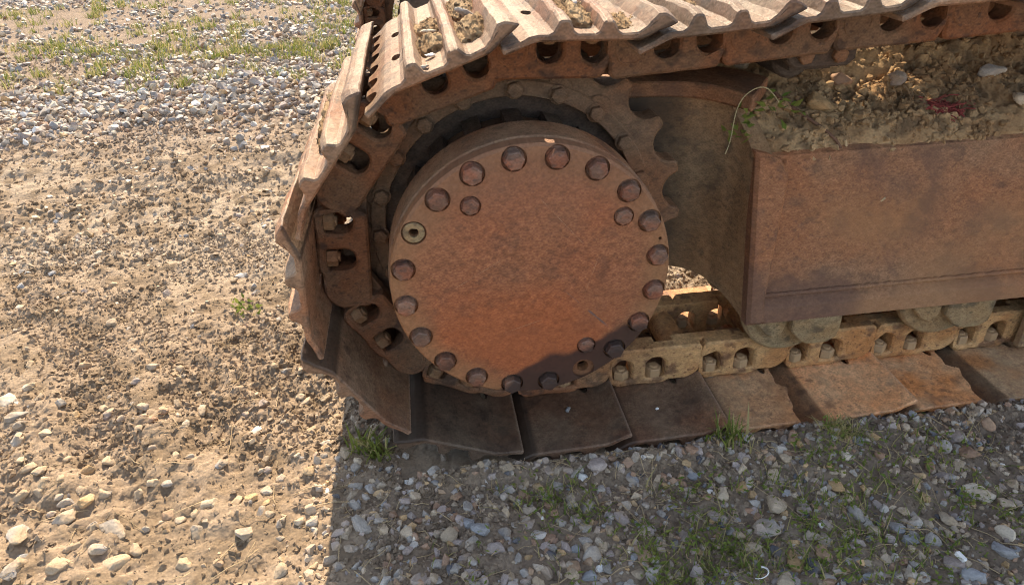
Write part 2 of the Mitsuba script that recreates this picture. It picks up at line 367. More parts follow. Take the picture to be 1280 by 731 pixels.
def window(s):
    return unary_union([sbox(s - .0222, -.003, s + .0222, .031), affinity.scale(circ(s, -.003, .0222, 8), 1, .85)]).buffer(-.005).buffer(.005)
def link_mesh(seed):
    o = unary_union([circ(0, 0, .0405, 14), sbox(-.0375, -.046, .10, .018).buffer(-.012).buffer(.012), sbox(0, -.046, .10, .040), Polygon([(.034, .03), (.034, .044), (.048, .0475), (.074, .0475), (.084, .045), (.116, .045), (.126, .0475), (.150, .0475), (.160, .03), (.163, -.02), (.15, -.046), (.06, -.046), (.034, -.03)])])
    i = unary_union([circ(P, 0, .037, 14), sbox(.06, -.0455, P + .02, .018), sbox(.06, -.0455, P - .02, .040)])
    wins = unary_union([window(.0615), window(.1355)])
    o = rough_poly(roundp(o, .006).difference(wins), .0011, .006, seed)
    i = roundp(i, .004).difference(wins)
    boss = prism(circ(0, 0, .0275, 12).difference(circ(0, 0, .0215, 12)), .1592, .164, .001)
    return cat([prism(o, .160, .187, .0045, .001), prism(i, .185, .209, .001, .003), boss])
links = [link_mesh(s) for s in (1, 2, 3)]
MIR = xform((1, 0, 0), (0, -1, 0), (0, 0, 1), (0, 2 * YC, 0))
near_d = [mikit.ply(m, 'mat_link', smooth=28) for m in links]
far_d = [mikit.ply(moved(m, MIR), 'mat_link', smooth=28) for m in links]

def nut(seed):
    a = np.arange(6) / 6 * 2 * math.pi + seed
    p = Polygon(np.stack([.0182 * np.cos(a), .0182 * np.sin(a)], 1))
    m = cat([prism(p, .006, .025, .0022), prism(circ(0, 0, .0095, 8), .002, .010, .001)])
    return moved(m, xform((1, 0, 0), (0, 0, 1), (0, 1, 0), (0, 0, .0055)))   # its axis along h
nuts = [mikit.ply(nut(s), 'mat_nut', smooth=25) for s in (.05, .5, .85)]
pin = mikit.ply(cat([lathe([(.1605, .0001), (.1605, .019), (.1622, .0207), (.3678, .0207), (.3695, .019), (.3695, .0001)], 20), lathe([(.2085, .0207), (.2085, .0295), (.3215, .0295), (.3215, .0207)], 20)]), 'mat_link', smooth=30)

# shoes: a triple-grouser plate, profile in (s, h)
prof = Polygon([(-.036, .0300), (-.026, .0325), (-.012, .0385), (.003, .0450), (.015, .0475), (.08, .0475), (.140, .0475), (.158, .0475), (.170, .052), (.184, .060), (.200, .066), (.2085, .0705), (.208, .074), (.198, .0815), (.190, .085), (.180, .085),
                (.173, .0775), (.165, .067), (.154, .059), (.132, .058), (.127, .062), (.121, .0785), (.117, .081), (.109, .081), (.105, .078), (.099, .062), (.093, .058),
                (.068, .058), (.063, .062), (.0575, .0785), (.053, .081), (.045, .081), (.041, .078), (.034, .062), (.027, .0575), (.012, .0570), (.0, .0545), (-.014, .0470), (-.026, .0425), (-.038, .0385)])
prof = roundp(prof, .0022).segmentize(.012)
Y0, Y1 = -.008, .538
def shoe_mesh(seed):
    r = np.random.default_rng(seed)
    m = prism(prof, Y0, Y1, .003, .003, 36)
    v = m.vertices
    out = np.clip((v[:, 2] - .056) / .025, 0, 1)
    w1 = nfbm(np.stack([v[:, 1] * 7, np.round(v[:, 0] / .06), np.full(len(v), seed * 3.1)], 1), 3, seed) - .5
    w2 = nfbm(np.stack([v[:, 1] * 40, v[:, 0] * 30, np.full(len(v), seed * 1.7)], 1), 2, seed + 5) - .5
    v[:, 2] += out * (w1 * .008 + w2 * .005) + (1 - out) * w2 * .0012
    v[:, 0] += (w1 * .004 + w2 * .003) * (out + .3)
    end = np.clip(1 - (v[:, 1] - Y0) / .03, 0, 1) + np.clip(1 - (Y1 - v[:, 1]) / .03, 0, 1)
    v[:, 2] -= out * end * .005                                # worn grouser ends
    m.vertices = v
    tools = []
    for y in (.172, .358):
        e = affinity.scale(circ(.021, y, .010, 10), .8, 2.0)   # mud relief holes
        tools.append(moved(prism(e, .02, .1), xform((1, 0, 0), (0, 0, 1), (0, 1, 0), (0, 0, 0))))
    PL = xform((1, 0, 0), (0, 0, 1), (0, 1, 0), (0, 0, 0))
    if seed == 24:                                             # a shoe with scalloped relief cuts in its leading edge
        for y in (.050, .135, .225, .315, .40, .48):
            tools.append(moved(prism(affinity.rotate(affinity.scale(circ(-.034, y, .010, 8), 1.8, 2.9), 14), .02, .07), PL))
    if seed == 23:                                             # a shoe whose leading edge has broken away
        ys = np.linspace(-.05, .60, 60); e = .004 + .016 * (nfbm(np.stack([ys * 22, ys * 0, ys * 0 + 3], -1), 3, 9) - .4) * 2
        tools.append(moved(prism(Polygon([(-.09, -.05), *zip(e, ys), (-.09, .60)]).buffer(0), .02, .056), PL))
    return sub(m, tools)
shoes_m = [shoe_mesh(s) for s in (21, 22, 23, 24)]
def split(m, deg): return trimesh.graph.smooth_shade(m, angle=math.radians(deg), facet_minarea=None)
def wear_lap_shade(m):                                   # .5 plain, 1 on the leading lip, 0 where the trailing lap gets its painted shade
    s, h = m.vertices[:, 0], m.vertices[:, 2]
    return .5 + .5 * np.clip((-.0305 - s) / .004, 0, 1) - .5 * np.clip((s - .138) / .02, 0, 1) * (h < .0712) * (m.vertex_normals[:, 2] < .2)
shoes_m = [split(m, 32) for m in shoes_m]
shoes = [[mikit.ply(m, 'mat_shoe', smooth=True, uv=np.stack([np.full(len(m.vertices), t), wear_lap_shade(m)], 1)) for t in (.2, .42, .62, .85)] for m in shoes_m]
FORM = {NB - 3: 2, NB - 5: 2, NB + 4: 3}                       # which shoes are broken or scalloped

L_, S_, N_, Q_ = X + '__track_link', X + '__track_shoe', 'nut', X + '__track_pin'
def chain(js, y=0.0):
    for j in js:
        m = frame(j, y)
        r = np.random.default_rng(100 + j)
        tw = np.eye(4); a = r.normal() * .008; tw[0, 0] = tw[1, 1] = math.cos(a); tw[0, 1], tw[1, 0] = -math.sin(a), math.sin(a)
        b_ = (-.032 if j < JW + 2 else -.006) + r.normal() * .008; pit = xform((math.cos(b_), 0, -math.sin(b_)), (0, 1, 0), (math.sin(b_), 0, math.cos(b_)), (0, 0, 0))
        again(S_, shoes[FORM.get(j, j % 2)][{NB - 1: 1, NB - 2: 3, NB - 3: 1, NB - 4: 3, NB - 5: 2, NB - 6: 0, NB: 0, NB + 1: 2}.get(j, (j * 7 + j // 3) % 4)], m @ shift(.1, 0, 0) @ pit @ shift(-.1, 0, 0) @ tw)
        for ds, yy in ((near_d, .1785), (far_d, 2 * YC - .1785)):
            k = again(L_, ds[j % 3], m)
            for q, s in enumerate((.0615, .1355)):
                again(k + '__nut', nuts[(j + q) % 3], m @ shift(s + r.normal() * .001, yy, 0))
        again(Q_, pin, m)
chain(range(len(PINS) - 1))

# ---------------------------------------------------------------- track frame
def lean(z): return .118 + .215 * (z + .216)
XE = 2.35
F_ = X + '__track_frame'
prof_side = Polygon([(lean(-.20) + .019, -.205), (lean(.1) + .017, .104), (.425, .208), (.425, .185), (.215, .078), (.155, -.205)])
ALONG = xform((0, 1, 0), (1, 0, 0), (0, 0, 1), (0, 0, 0))                  # prism (a, w, b) -> y, x, z
def along_x(poly, x0, x1, c=.001): return moved(prism(poly, x0, x1, c, c), ALONG)
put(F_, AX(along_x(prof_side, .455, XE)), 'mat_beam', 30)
fl = Polygon([(lean(-.216) - .003, -.216), (lean(-.186) - .003, -.189), (lean(-.186) + .003, -.1835), (lean(-.18) + .008, -.178), (lean(-.17) + .0195, -.170), (.19, -.172), (.19, -.216)])
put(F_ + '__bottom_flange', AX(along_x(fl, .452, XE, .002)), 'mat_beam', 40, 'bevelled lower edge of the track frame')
# the plate that closes the frame's end curls inwards behind the sprocket
ctl = spline([(.452, .122), (.449, .17), (.436, .225), (.405, .282), (.355, .322), (.28, .338), (.15, .342), (-.06, .343), (-.25, .343)], 60)
def sheet(th):
    d = np.gradient(ctl, axis=0); d /= np.linalg.norm(d, axis=1, keepdims=True); nrm = np.stack([d[:, 1], -d[:, 0]], 1)
    m, V = 14, []
    arc = np.concatenate([[0], np.cumsum(np.linalg.norm(np.diff(ctl, axis=0), axis=1))])
    for side in (0, 1):
        for k in range(len(ctl)):
            ztop = .112 + .105 * min(1, arc[k] / .16) ** 1.1
            zbot = -.216 + .035 * smooth01(arc[k] / .2)
            for q in range(m):
                z = zbot + (ztop - zbot) * q / (m - 1)
                f = max(0, 1 - arc[k] / .22)
                y = ctl[k, 1] + (lean(z) - lean(-.216)) * f
                xx = ctl[k, 0] 
                V.append((xx + nrm[k, 0] * th * side, y + nrm[k, 1] * th * side, z))
    V = np.array(V).reshape(2, len(ctl), m, 3); n = len(ctl); idx = np.arange(2 * n * m).reshape(2, n, m); F = []
    def quad(a, b, c, d): F.append(np.stack([a.ravel(), b.ravel(), c.ravel()], 1)); F.append(np.stack([a.ravel(), c.ravel(), d.ravel()], 1))
    A, B = idx[0], idx[1]
    quad(A[:-1, :-1], A[:-1, 1:], A[1:, 1:], A[1:, :-1]); quad(B[:-1, :-1], B[1:, :-1], B[1:, 1:], B[:-1, 1:])
    quad(A[0, :-1], B[0, :-1], B[0, 1:], A[0, 1:]); quad(A[-1, :-1], A[-1, 1:], B[-1, 1:], B[-1, :-1])
    quad(A[:-1, 0], A[1:, 0], B[1:, 0], B[:-1, 0]); quad(A[:-1, -1], B[:-1, -1], B[1:, -1], A[1:, -1])
    return trimesh.Trimesh(V.reshape(-1, 3), np.vstack(F), process=False)
def smooth01(t): t = min(1, max(0, t)); return t * t * (3 - 2 * t)
ep = sheet(.036)
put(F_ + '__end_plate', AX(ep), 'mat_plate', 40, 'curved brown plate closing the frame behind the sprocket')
ed = prism(Polygon([(.4500, -.217), (.492, -.217), (.487, -.17), (.520, .065), (.517, .085), (.503, .103), (.480, .115), (.452, .122)]), 0, .03, .007)
ed.vertices[:, 1] += [lean(z) - .009 for z in ed.vertices[:, 2]]
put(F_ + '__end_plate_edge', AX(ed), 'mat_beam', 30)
def bead(pts, rad, seed):
    q = spline(pts, max(12, int(np.linalg.norm(np.array(pts[-1]) - np.array(pts[0])) / .006)))
    return tube(q, rad * (.75 + .5 * nnoise(np.stack([np.arange(len(q)) * .55, 0 * q[:, 0], 0 * q[:, 0] + seed], -1), seed)), 8)
put(F_ + '__weld_bead', AX(bead([(x, lean(-.17) + .0185, -.1705) for x in (.485, .7, .9, 1.2, 1.6, 2.3)], .0055, 2)), 'mat_beam', True)
put(F_ + '__weld_bead', AX(bead([(.488, lean(-.168) + .018, -.168), (.498, lean(-.1) + .018, -.1), (.509, lean(-.02) + .018, -.02), (.5205, lean(.065) + .018, .065), (.517, lean(.088) + .018, .088)], .0055, 3)), 'mat_beam', True)
# a strip of top plate that follows it
sel = ctl[(ctl[:, 1] > .19) & (ctl[:, 0] > .10)]
strip = Polygon(np.vstack([sel + [-.012, -.010], (sel + [.07, .11])[::-1]])).buffer(0)
PLAN = xform((1, 0, 0), (0, 0, 1), (0, 1, 0), (0, 0, 0))
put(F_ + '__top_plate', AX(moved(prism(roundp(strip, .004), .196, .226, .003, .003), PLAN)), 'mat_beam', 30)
put(F_ + '__inner_side', AX(bx(.50, XE, .405, .43, -.20, .19)), 'mat_dark', 30)

mo = lathe([(.345, .0001), (.345, .17), (.36, .185), (.44, .185), (.455, .15), (.545, .15), (.55, .0001)], 32)
put(X + '__travel_motor', AX(mo), 'mat_dark', 35)
put(X + '__sun_block', AX(bx(.22, .655, .44, .56, -.18, .335)), 'mat_dark', 30)  # hidden box added to keep sun off the mud ridge
put(X + '__car_body', AX(bx(.85, 1.75, .436, 2.2, -.10, .33, .01)), 'mat_plate', 30)  # unseen car body, its top raised to block sun from the mud

# rollers under the frame
rol = lathe([(.1585, .0001), (.1595, .083), (.37, .083), (.372, .1), (.39, .1), (.395, .0001)], 40)
flange = prism(circ(0, 0, .1, 24).intersection(sbox(-.2, -.2, .2, -.008)), .137, .1585, .005, .001)
rol = cat([rol, flange])
def collar(x0, x1, y, zb):
    q = Polygon([(x0, -.008), (x0, zb + .035), (x0 + .022, zb + .01), (x0 + .04, zb), (x1 - .022, zb), (x1 - .004, zb + .012), (x1, zb + .03), (x1, -.008)])
    return moved(prism(roundp(q, .004), y, y + .02, .003), shift(0, 0, 0))
for x in (.555, .898, 1.26, 1.62, 1.98):
    k = put(X + '__track_roller', moved(rol, shift(x, 0, ZC - .203)), 'mat_roller', 30)
    put(k + '__collar', moved(collar(-.002, .104, .116, -.078), shift(x, 0, ZC - .203)), 'mat_roller', 30)
    put(k + '__collar', moved(collar(-.075, -.012, .124, -.06), shift(x, 0, ZC - .203)), 'mat_roller', 30)
put(X + '__track_guide', AX(bx(1.112, 1.30, .128, .150, -.362, -.20, .004)), 'mat_plate', 30)
# carrier roller under the upper run, on its bracket
for x in (.555, 1.45):
    br = roundp(Polygon([(x - .065, .30), (x - .06, .277), (x - .045, .265), (x + .055, .265), (x + .068, .277), (x + .068, .30)]), .005)
    k = put(X + '__carrier_bracket', AX(prism(br, .205, .232, .003)), 'mat_dark', 30)
    for dx in (-.03, .034): again(k + '__bolt', sb, shift(x + dx, -.02, ZC + .287))
    put(k + '__post', AX(bx(x - .04, x + .04, .233, .30, .255, .29)), 'mat_dark', 30)
    put(X + '__carrier_roller', moved(lathe([(.30, .0001), (.30, .035), (.305, .04), (.40, .04), (.405, .0001)], 24), shift(x, 0, ZC + .262)), 'mat_dark', 30)

# ---------------------------------------------------------------- the machine's other track
YF = 2.17
chain(range(JW - 3, len(PINS) - 1), YF)
put(X + '__sprocket', moved(AX(prism(teeth, .236, .294, .004, .004)), shift(0, YF, 0)), 'mat_sprocket', 30)
put(X + '__track_frame', moved(AX(bx(.0, XE, .10, .42, -.2, .16, .01)), shift(0, YF, 0)), 'mat_plate', 30)
put(X + '__travel_motor', moved(AX(lathe([(-.05, .0001), (-.05, .2), (-.03, .22), (.24, .22)], 48)), shift(0, YF + .02, 0)), 'mat_dark', 40)

# ---------------------------------------------------------------- the ground
def height(x, y):
    x, y = np.asarray(x, float), np.asarray(y, float)
    z0 = np.zeros_like(x)
    P3 = lambda f, o=0.: np.stack([x * f, y * f, z0 + o], -1)
    h = .05 * (nfbm(P3(1.3), 3, 1) - .5)
    lump = nfbm(P3(16), 3, 2)
    h = h + .028 * (lump - .5)
    h = h + .018 * (nfbm(P3(55), 3, 3) - .5) * (.5 + 1.2 * nnoise(P3(5), 8))
    # old cleat prints and ruts left by the tracks
    rut = np.sin((x * .83 + y * .56) * 2 * np.pi / .20 + 1.4 * (nnoise(P3(2.), 4) - .5) * 6)
    zone = np.clip(1 - np.abs((y - .25) * .9 + (x + 1.1) * .55) / .6, 0, 1) * np.clip((-.45 - x) / .3, 0, 1)
    h = h + .008 * rut * zone
    rut2 = np.sin(y * 2 * np.pi / .23 + 2.0 * (nnoise(P3(1.2), 6) - .5))
    h = h + .013 * rut2 * np.clip(1 - np.abs(y - 1.75) / .55, 0, 1) * np.clip((-.2 - x) / .4, 0, 1)
    h = h + .05 * np.clip((nnoise(P3(.8, 3.), 12) - .5) * 2, 0, 1) * np.clip((y - 2.3) / .8, 0, 1)
    h = h + .02 * np.exp(-((y + .10) / .10) ** 2) * np.clip((x - .25) / .3, 0, 1)        # soil pushed up along the shoes
    under = np.clip((x + .30) / .12, 0, 1) * np.clip((y + .02) / .05, 0, 1) * np.clip((.60 - y) / .05, 0, 1)
    h = h + .016 * np.exp(-((y + .035) / .03) ** 2) * np.clip((x + .24) / .06, 0, 1)
    return h * (1 - under) + (-.006 + .3 * h) * under

def axis_of(knots, lo, hi):
    xs, s = [k[0] for k in knots], [k[1] for k in knots]
    out = [lo]
    while out[-1] < hi: out.append(out[-1] + float(np.interp(out[-1], xs, s)))
    return np.array(out)
gx = axis_of([(-260, 40), (-20, 1.2), (-8, .12), (-4, .022), (-1.6, .010), (-1.1, .0058), (.95, .0058), (1.3, .014), (3, .05), (8, .3), (20, 1.2), (260, 40)], -260, 260)
gy = axis_of([(-260, 40), (-20, 1.5), (-4, .3), (-1.2, .05), (-.55, .006), (.7, .006), (1.6, .010), (3.2, .019), (6.8, .036), (9, .1), (20, 1.2), (260, 40)], -260, 260)
GX, GY = np.meshgrid(gx, gy)
gv = np.stack([GX, GY, height(GX, GY)], -1).reshape(-1, 3)
ii = np.arange(len(gx) * len(gy)).reshape(len(gy), len(gx))
a, b, c_, d = (q.ravel() for q in (ii[:-1, :-1], ii[:-1, 1:], ii[1:, 1:], ii[1:, :-1]))
G = trimesh.Trimesh(gv, np.vstack([np.stack([a, b, c_], 1), np.stack([a, c_, d], 1)]), process=False)
scene['ground'] = mikit.ply(G, 'mat_soil', smooth=True)
tag('ground', 'sandy churned soil with track prints', kind='structure')

# ---------------------------------------------------------------- stones, gravel, crumbs
def rock(seed, sub_=0, flatness=None, n_=15):
    r = np.random.default_rng(seed)
    n = n_ if sub_ == 0 else 20
    v = r.normal(size=(n, 3)); v /= np.linalg.norm(v, axis=1, keepdims=True)
    v *= (.85 + .3 * r.random((n, 1)))
    v *= np.array([1, .62 + .34 * r.random(), flatness or (.48 + .35 * r.random())])
    m = trimesh.convex.convex_hull(v)
    if sub_:
        m = trimesh.Trimesh(m.vertices, m.faces)
        m = m.subdivide(); 
        sm = m.copy(); trimesh.smoothing.filter_taubin(sm, iterations=3); m.vertices = .85 * m.vertices + .15 * sm.vertices
        m = m.subdivide()
        m.vertices = m.vertices + m.vertex_normals * ((nfbm(m.vertices * 2.3 + seed, 3, seed % 50) - .5) * .30)[:, None]
    m.vertices /= np.abs(m.vertices[:, 0]).max() * 2
    return m
SMALL = [rock(200 + k) for k in range(12)]
TINY = [rock(260 + k, n_=9) for k in range(12)]

def scatter(pts, sizes, tones, seed, sink=.25, tilt=.5, forms=None):
    """All the pieces as one mesh: pts (n, 2) on the ground, one tone each."""
    r = np.random.default_rng(seed)
    z = height(pts[:, 0], pts[:, 1])
    V, F, U, o = [], [], [], 0
    forms = forms or SMALL
    kind = r.integers(0, len(forms), len(pts))
    for k, m in enumerate(forms):
        w = np.where(kind == k)[0]
        if not len(w): continue
        yaw, t1, t2 = r.random(len(w)) * 2 * np.pi, r.normal(size=len(w)) * tilt, r.normal(size=len(w)) * tilt
        cy, sy, c1, s1, c2, s2 = np.cos(yaw), np.sin(yaw), np.cos(t1), np.sin(t1), np.cos(t2), np.sin(t2)
        O = np.zeros_like(cy); I = O + 1
        Rz = np.stack([cy, -sy, O, sy, cy, O, O, O, I], 1).reshape(-1, 3, 3)
        Rx = np.stack([I, O, O, O, c1, -s1, O, s1, c1], 1).reshape(-1, 3, 3)
        Ry = np.stack([c2, O, s2, O, I, O, -s2, O, c2], 1).reshape(-1, 3, 3)
        M = Rz @ Rx @ Ry * sizes[w][:, None, None]
        v = np.einsum('kij,nj->kni', M, m.vertices)
        v += np.stack([pts[w, 0], pts[w, 1], z[w] + sizes[w] * (.30 - sink)], 1)[:, None]
        V.append(v.reshape(-1, 3)); F.append((m.faces[None] + (np.arange(len(w)) * len(m.vertices))[:, None, None]).reshape(-1, 3) + o)
        U.append(np.repeat(np.stack([tones[w], r.random(len(w))], 1), len(m.vertices), 0)); o += len(w) * len(m.vertices)
    return trimesh.Trimesh(np.vstack(V), np.vstack(F), process=False), np.vstack(U)

def free_of_track(p, m=.0): return ~((p[:, 0] > -.26 - m) & (p[:, 1] > -.012 - m) & (p[:, 1] < .55))
def inside_view(p, edge=.12):
    q = np.stack([p[:, 0] - CAM[0], p[:, 1] - CAM[1], np.full(len(p), -CAM[2])], 1)
    R_ = np.cross(FWD, UP); f = q @ FWD
    return (f > 0) & (np.abs(q @ R_ / np.maximum(f, 1e-6)) < .713 + edge) & (np.abs(q @ UP / np.maximum(f, 1e-6)) < .407 + edge)
def sow(n, x0, x1, y0, y1, keep, r):
    p = np.stack([x0 + (x1 - x0) * r.random(n), y0 + (y1 - y0) * r.random(n)], 1)
    return p[(r.random(n) < keep(p[:, 0], p[:, 1])) & free_of_track(p)]
def patch(x, y, f, s): return nfbm(np.stack([x * f, y * f, np.full_like(x, s)], -1), 3, int(s))
def tone_of(n, weights, r): return (r.choice(9, n, p=np.array(weights) / sum(weights)) + .5) / 9

r = np.random.default_rng(5)
sets = []
# sunlit yard, near: few stones in coarse soil; the shaded strip: many; behind: a broad band of grey gravel
def k_near(x, y): return np.clip((patch(x, y, 2.2, 3) - .38) * 3.0, .05, 1) * np.where(x > -.36, 1.0, np.clip(.6 - .4 * y, .1, 1))
p = sow(9000, -1.9, 1.3, -.62, 1.5, k_near, r); sets.append((p, .006 + .012 * r.random(len(p)) ** 2, tone_of(len(p), (3, 4, 2, 6, 2, 2, .4, 1, .3), r), .35))
p = sow(6400, -.42, 1.95, -.62, .05, lambda x, y: np.clip((patch(x, y, 6, 41) - .25) * 3, .2, 1), r); sets.append((p, .007 + .013 * r.random(len(p)) ** 1.5, tone_of(len(p), (5, 5, 2, 4, 1.5, 3, 1.2, .5, .1), r), .3))
p = sow(2100, -.42, 1.95, -.62, .05, lambda x, y: np.clip((patch(x, y, 5, 43) - .3) * 3, .15, 1), r); sets.append((p, .016 + .014 * r.random(len(p)) ** 1.5, tone_of(len(p), (5, 5, 2, 4, 1, 3, 1, .5, .1), r), .3))
p = sow(2600, -1.7, 1.3, -.62, 1.3, lambda x, y: k_near(x, y) * .6, r); sets.append((p, .016 + .014 * r.random(len(p)) ** 2, tone_of(len(p), (4, 5, 2, 6, 2, 2, .5, 1, .3), r), .3))
def lane(x, y):                                # smooth strips pressed by the cleats
    w = np.sin((x * .83 + y * .56) * 2 * np.pi / .20 + 1.4 * (nnoise(np.stack([x * 2., y * 2., 0 * x], -1), 4) - .5) * 6)
    return np.clip((w - .1) / .5, 0, 1) * np.clip((-.5 - x) / .2, 0, 1) * np.clip(1.2 - np.abs((y - .35) * .9 + (x + 1.1) * .55) / .5, 0, 1)
def band(x, y):
    w = (patch(x, y, 1.1, 9) - .5) * 1.8
    return np.clip((y + w - 2.0) / .35, 0, 1) * np.clip((5.2 - y) / 1.0, .35, 1) * np.clip((patch(x, y, 1.7, 14) - .28) * 4, .12, 1)
p = sow(38000, -4.6, 1.6, 1.5, 7.6, lambda x, y: band(x, y) * inside_view(np.stack([x, y], 1)), r)
sets.append((p, (.022 + .034 * r.random(len(p)) ** 1.7), tone_of(len(p), (5, 6, 3, 3, .7, 1.2, .4, 1.6, .5), r), .12))
p = sow(9000, -3.2, 1.0, 1.0, 3.0, lambda x, y: .5 * np.clip((patch(x, y, 3, 21) - .4) * 5, .08, 1) * inside_view(np.stack([x, y], 1)), r)
sets.append((p, .010 + .022 * r.random(len(p)) ** 2, tone_of(len(p), (3, 4, 2, 5, 1, 2, .4, 1, .4), r), .3))
ms = [scatter(q, s, t, 31 + k, sk) for k, (q, s, t, sk) in enumerate(sets)]
V, F, U, o = [], [], [], 0
for m, u in ms:
    V.append(m.vertices); F.append(m.faces + o); U.append(u); o += len(m.vertices)
GR = trimesh.Trimesh(np.vstack(V), np.vstack(F), process=False)
scene['gravel'] = mikit.ply(GR, 'mat_gravel', smooth=False, uv=np.vstack(U))
tag('gravel', 'loose mixed gravel scattered over the yard', kind='stuff')
# crumbs of the same soil
sets = []
p = sow(135000, -1.7, 1.25, -.60, 1.2, lambda x, y: np.clip((patch(x, y, 4, 33) - .33) * 3.6, .22, 1) * (1 - .75 * lane(x, y)) * inside_view(np.stack([x, y], 1)), r); sets.append((p, .0038 + .013 * r.random(len(p)) ** 2.6))
p = sow(60000, -3.6, .4, 1.0, 4.2, lambda x, y: np.clip((patch(x, y, 3, 37) - .33) * 3, .3, 1) * inside_view(np.stack([x, y], 1)), r); sets.append((p, .008 + .022 * r.random(len(p)) ** 2.5))
V, F, U, o = [], [], [], 0
for k, (q, s) in enumerate(sets):
    m, u = scatter(q, s, r.random(len(q)), 51 + k, .25, .9, TINY)
    V.append(m.vertices); F.append(m.faces + o); U.append(u); o += len(m.vertices)
scene['soil_crumbs'] = mikit.ply(trimesh.Trimesh(np.vstack(V), np.vstack(F), process=False), 'mat_crumb', smooth=False, uv=np.vstack(U))
tag('soil_crumbs', 'crumbs and clods of dry sandy soil', kind='stuff')

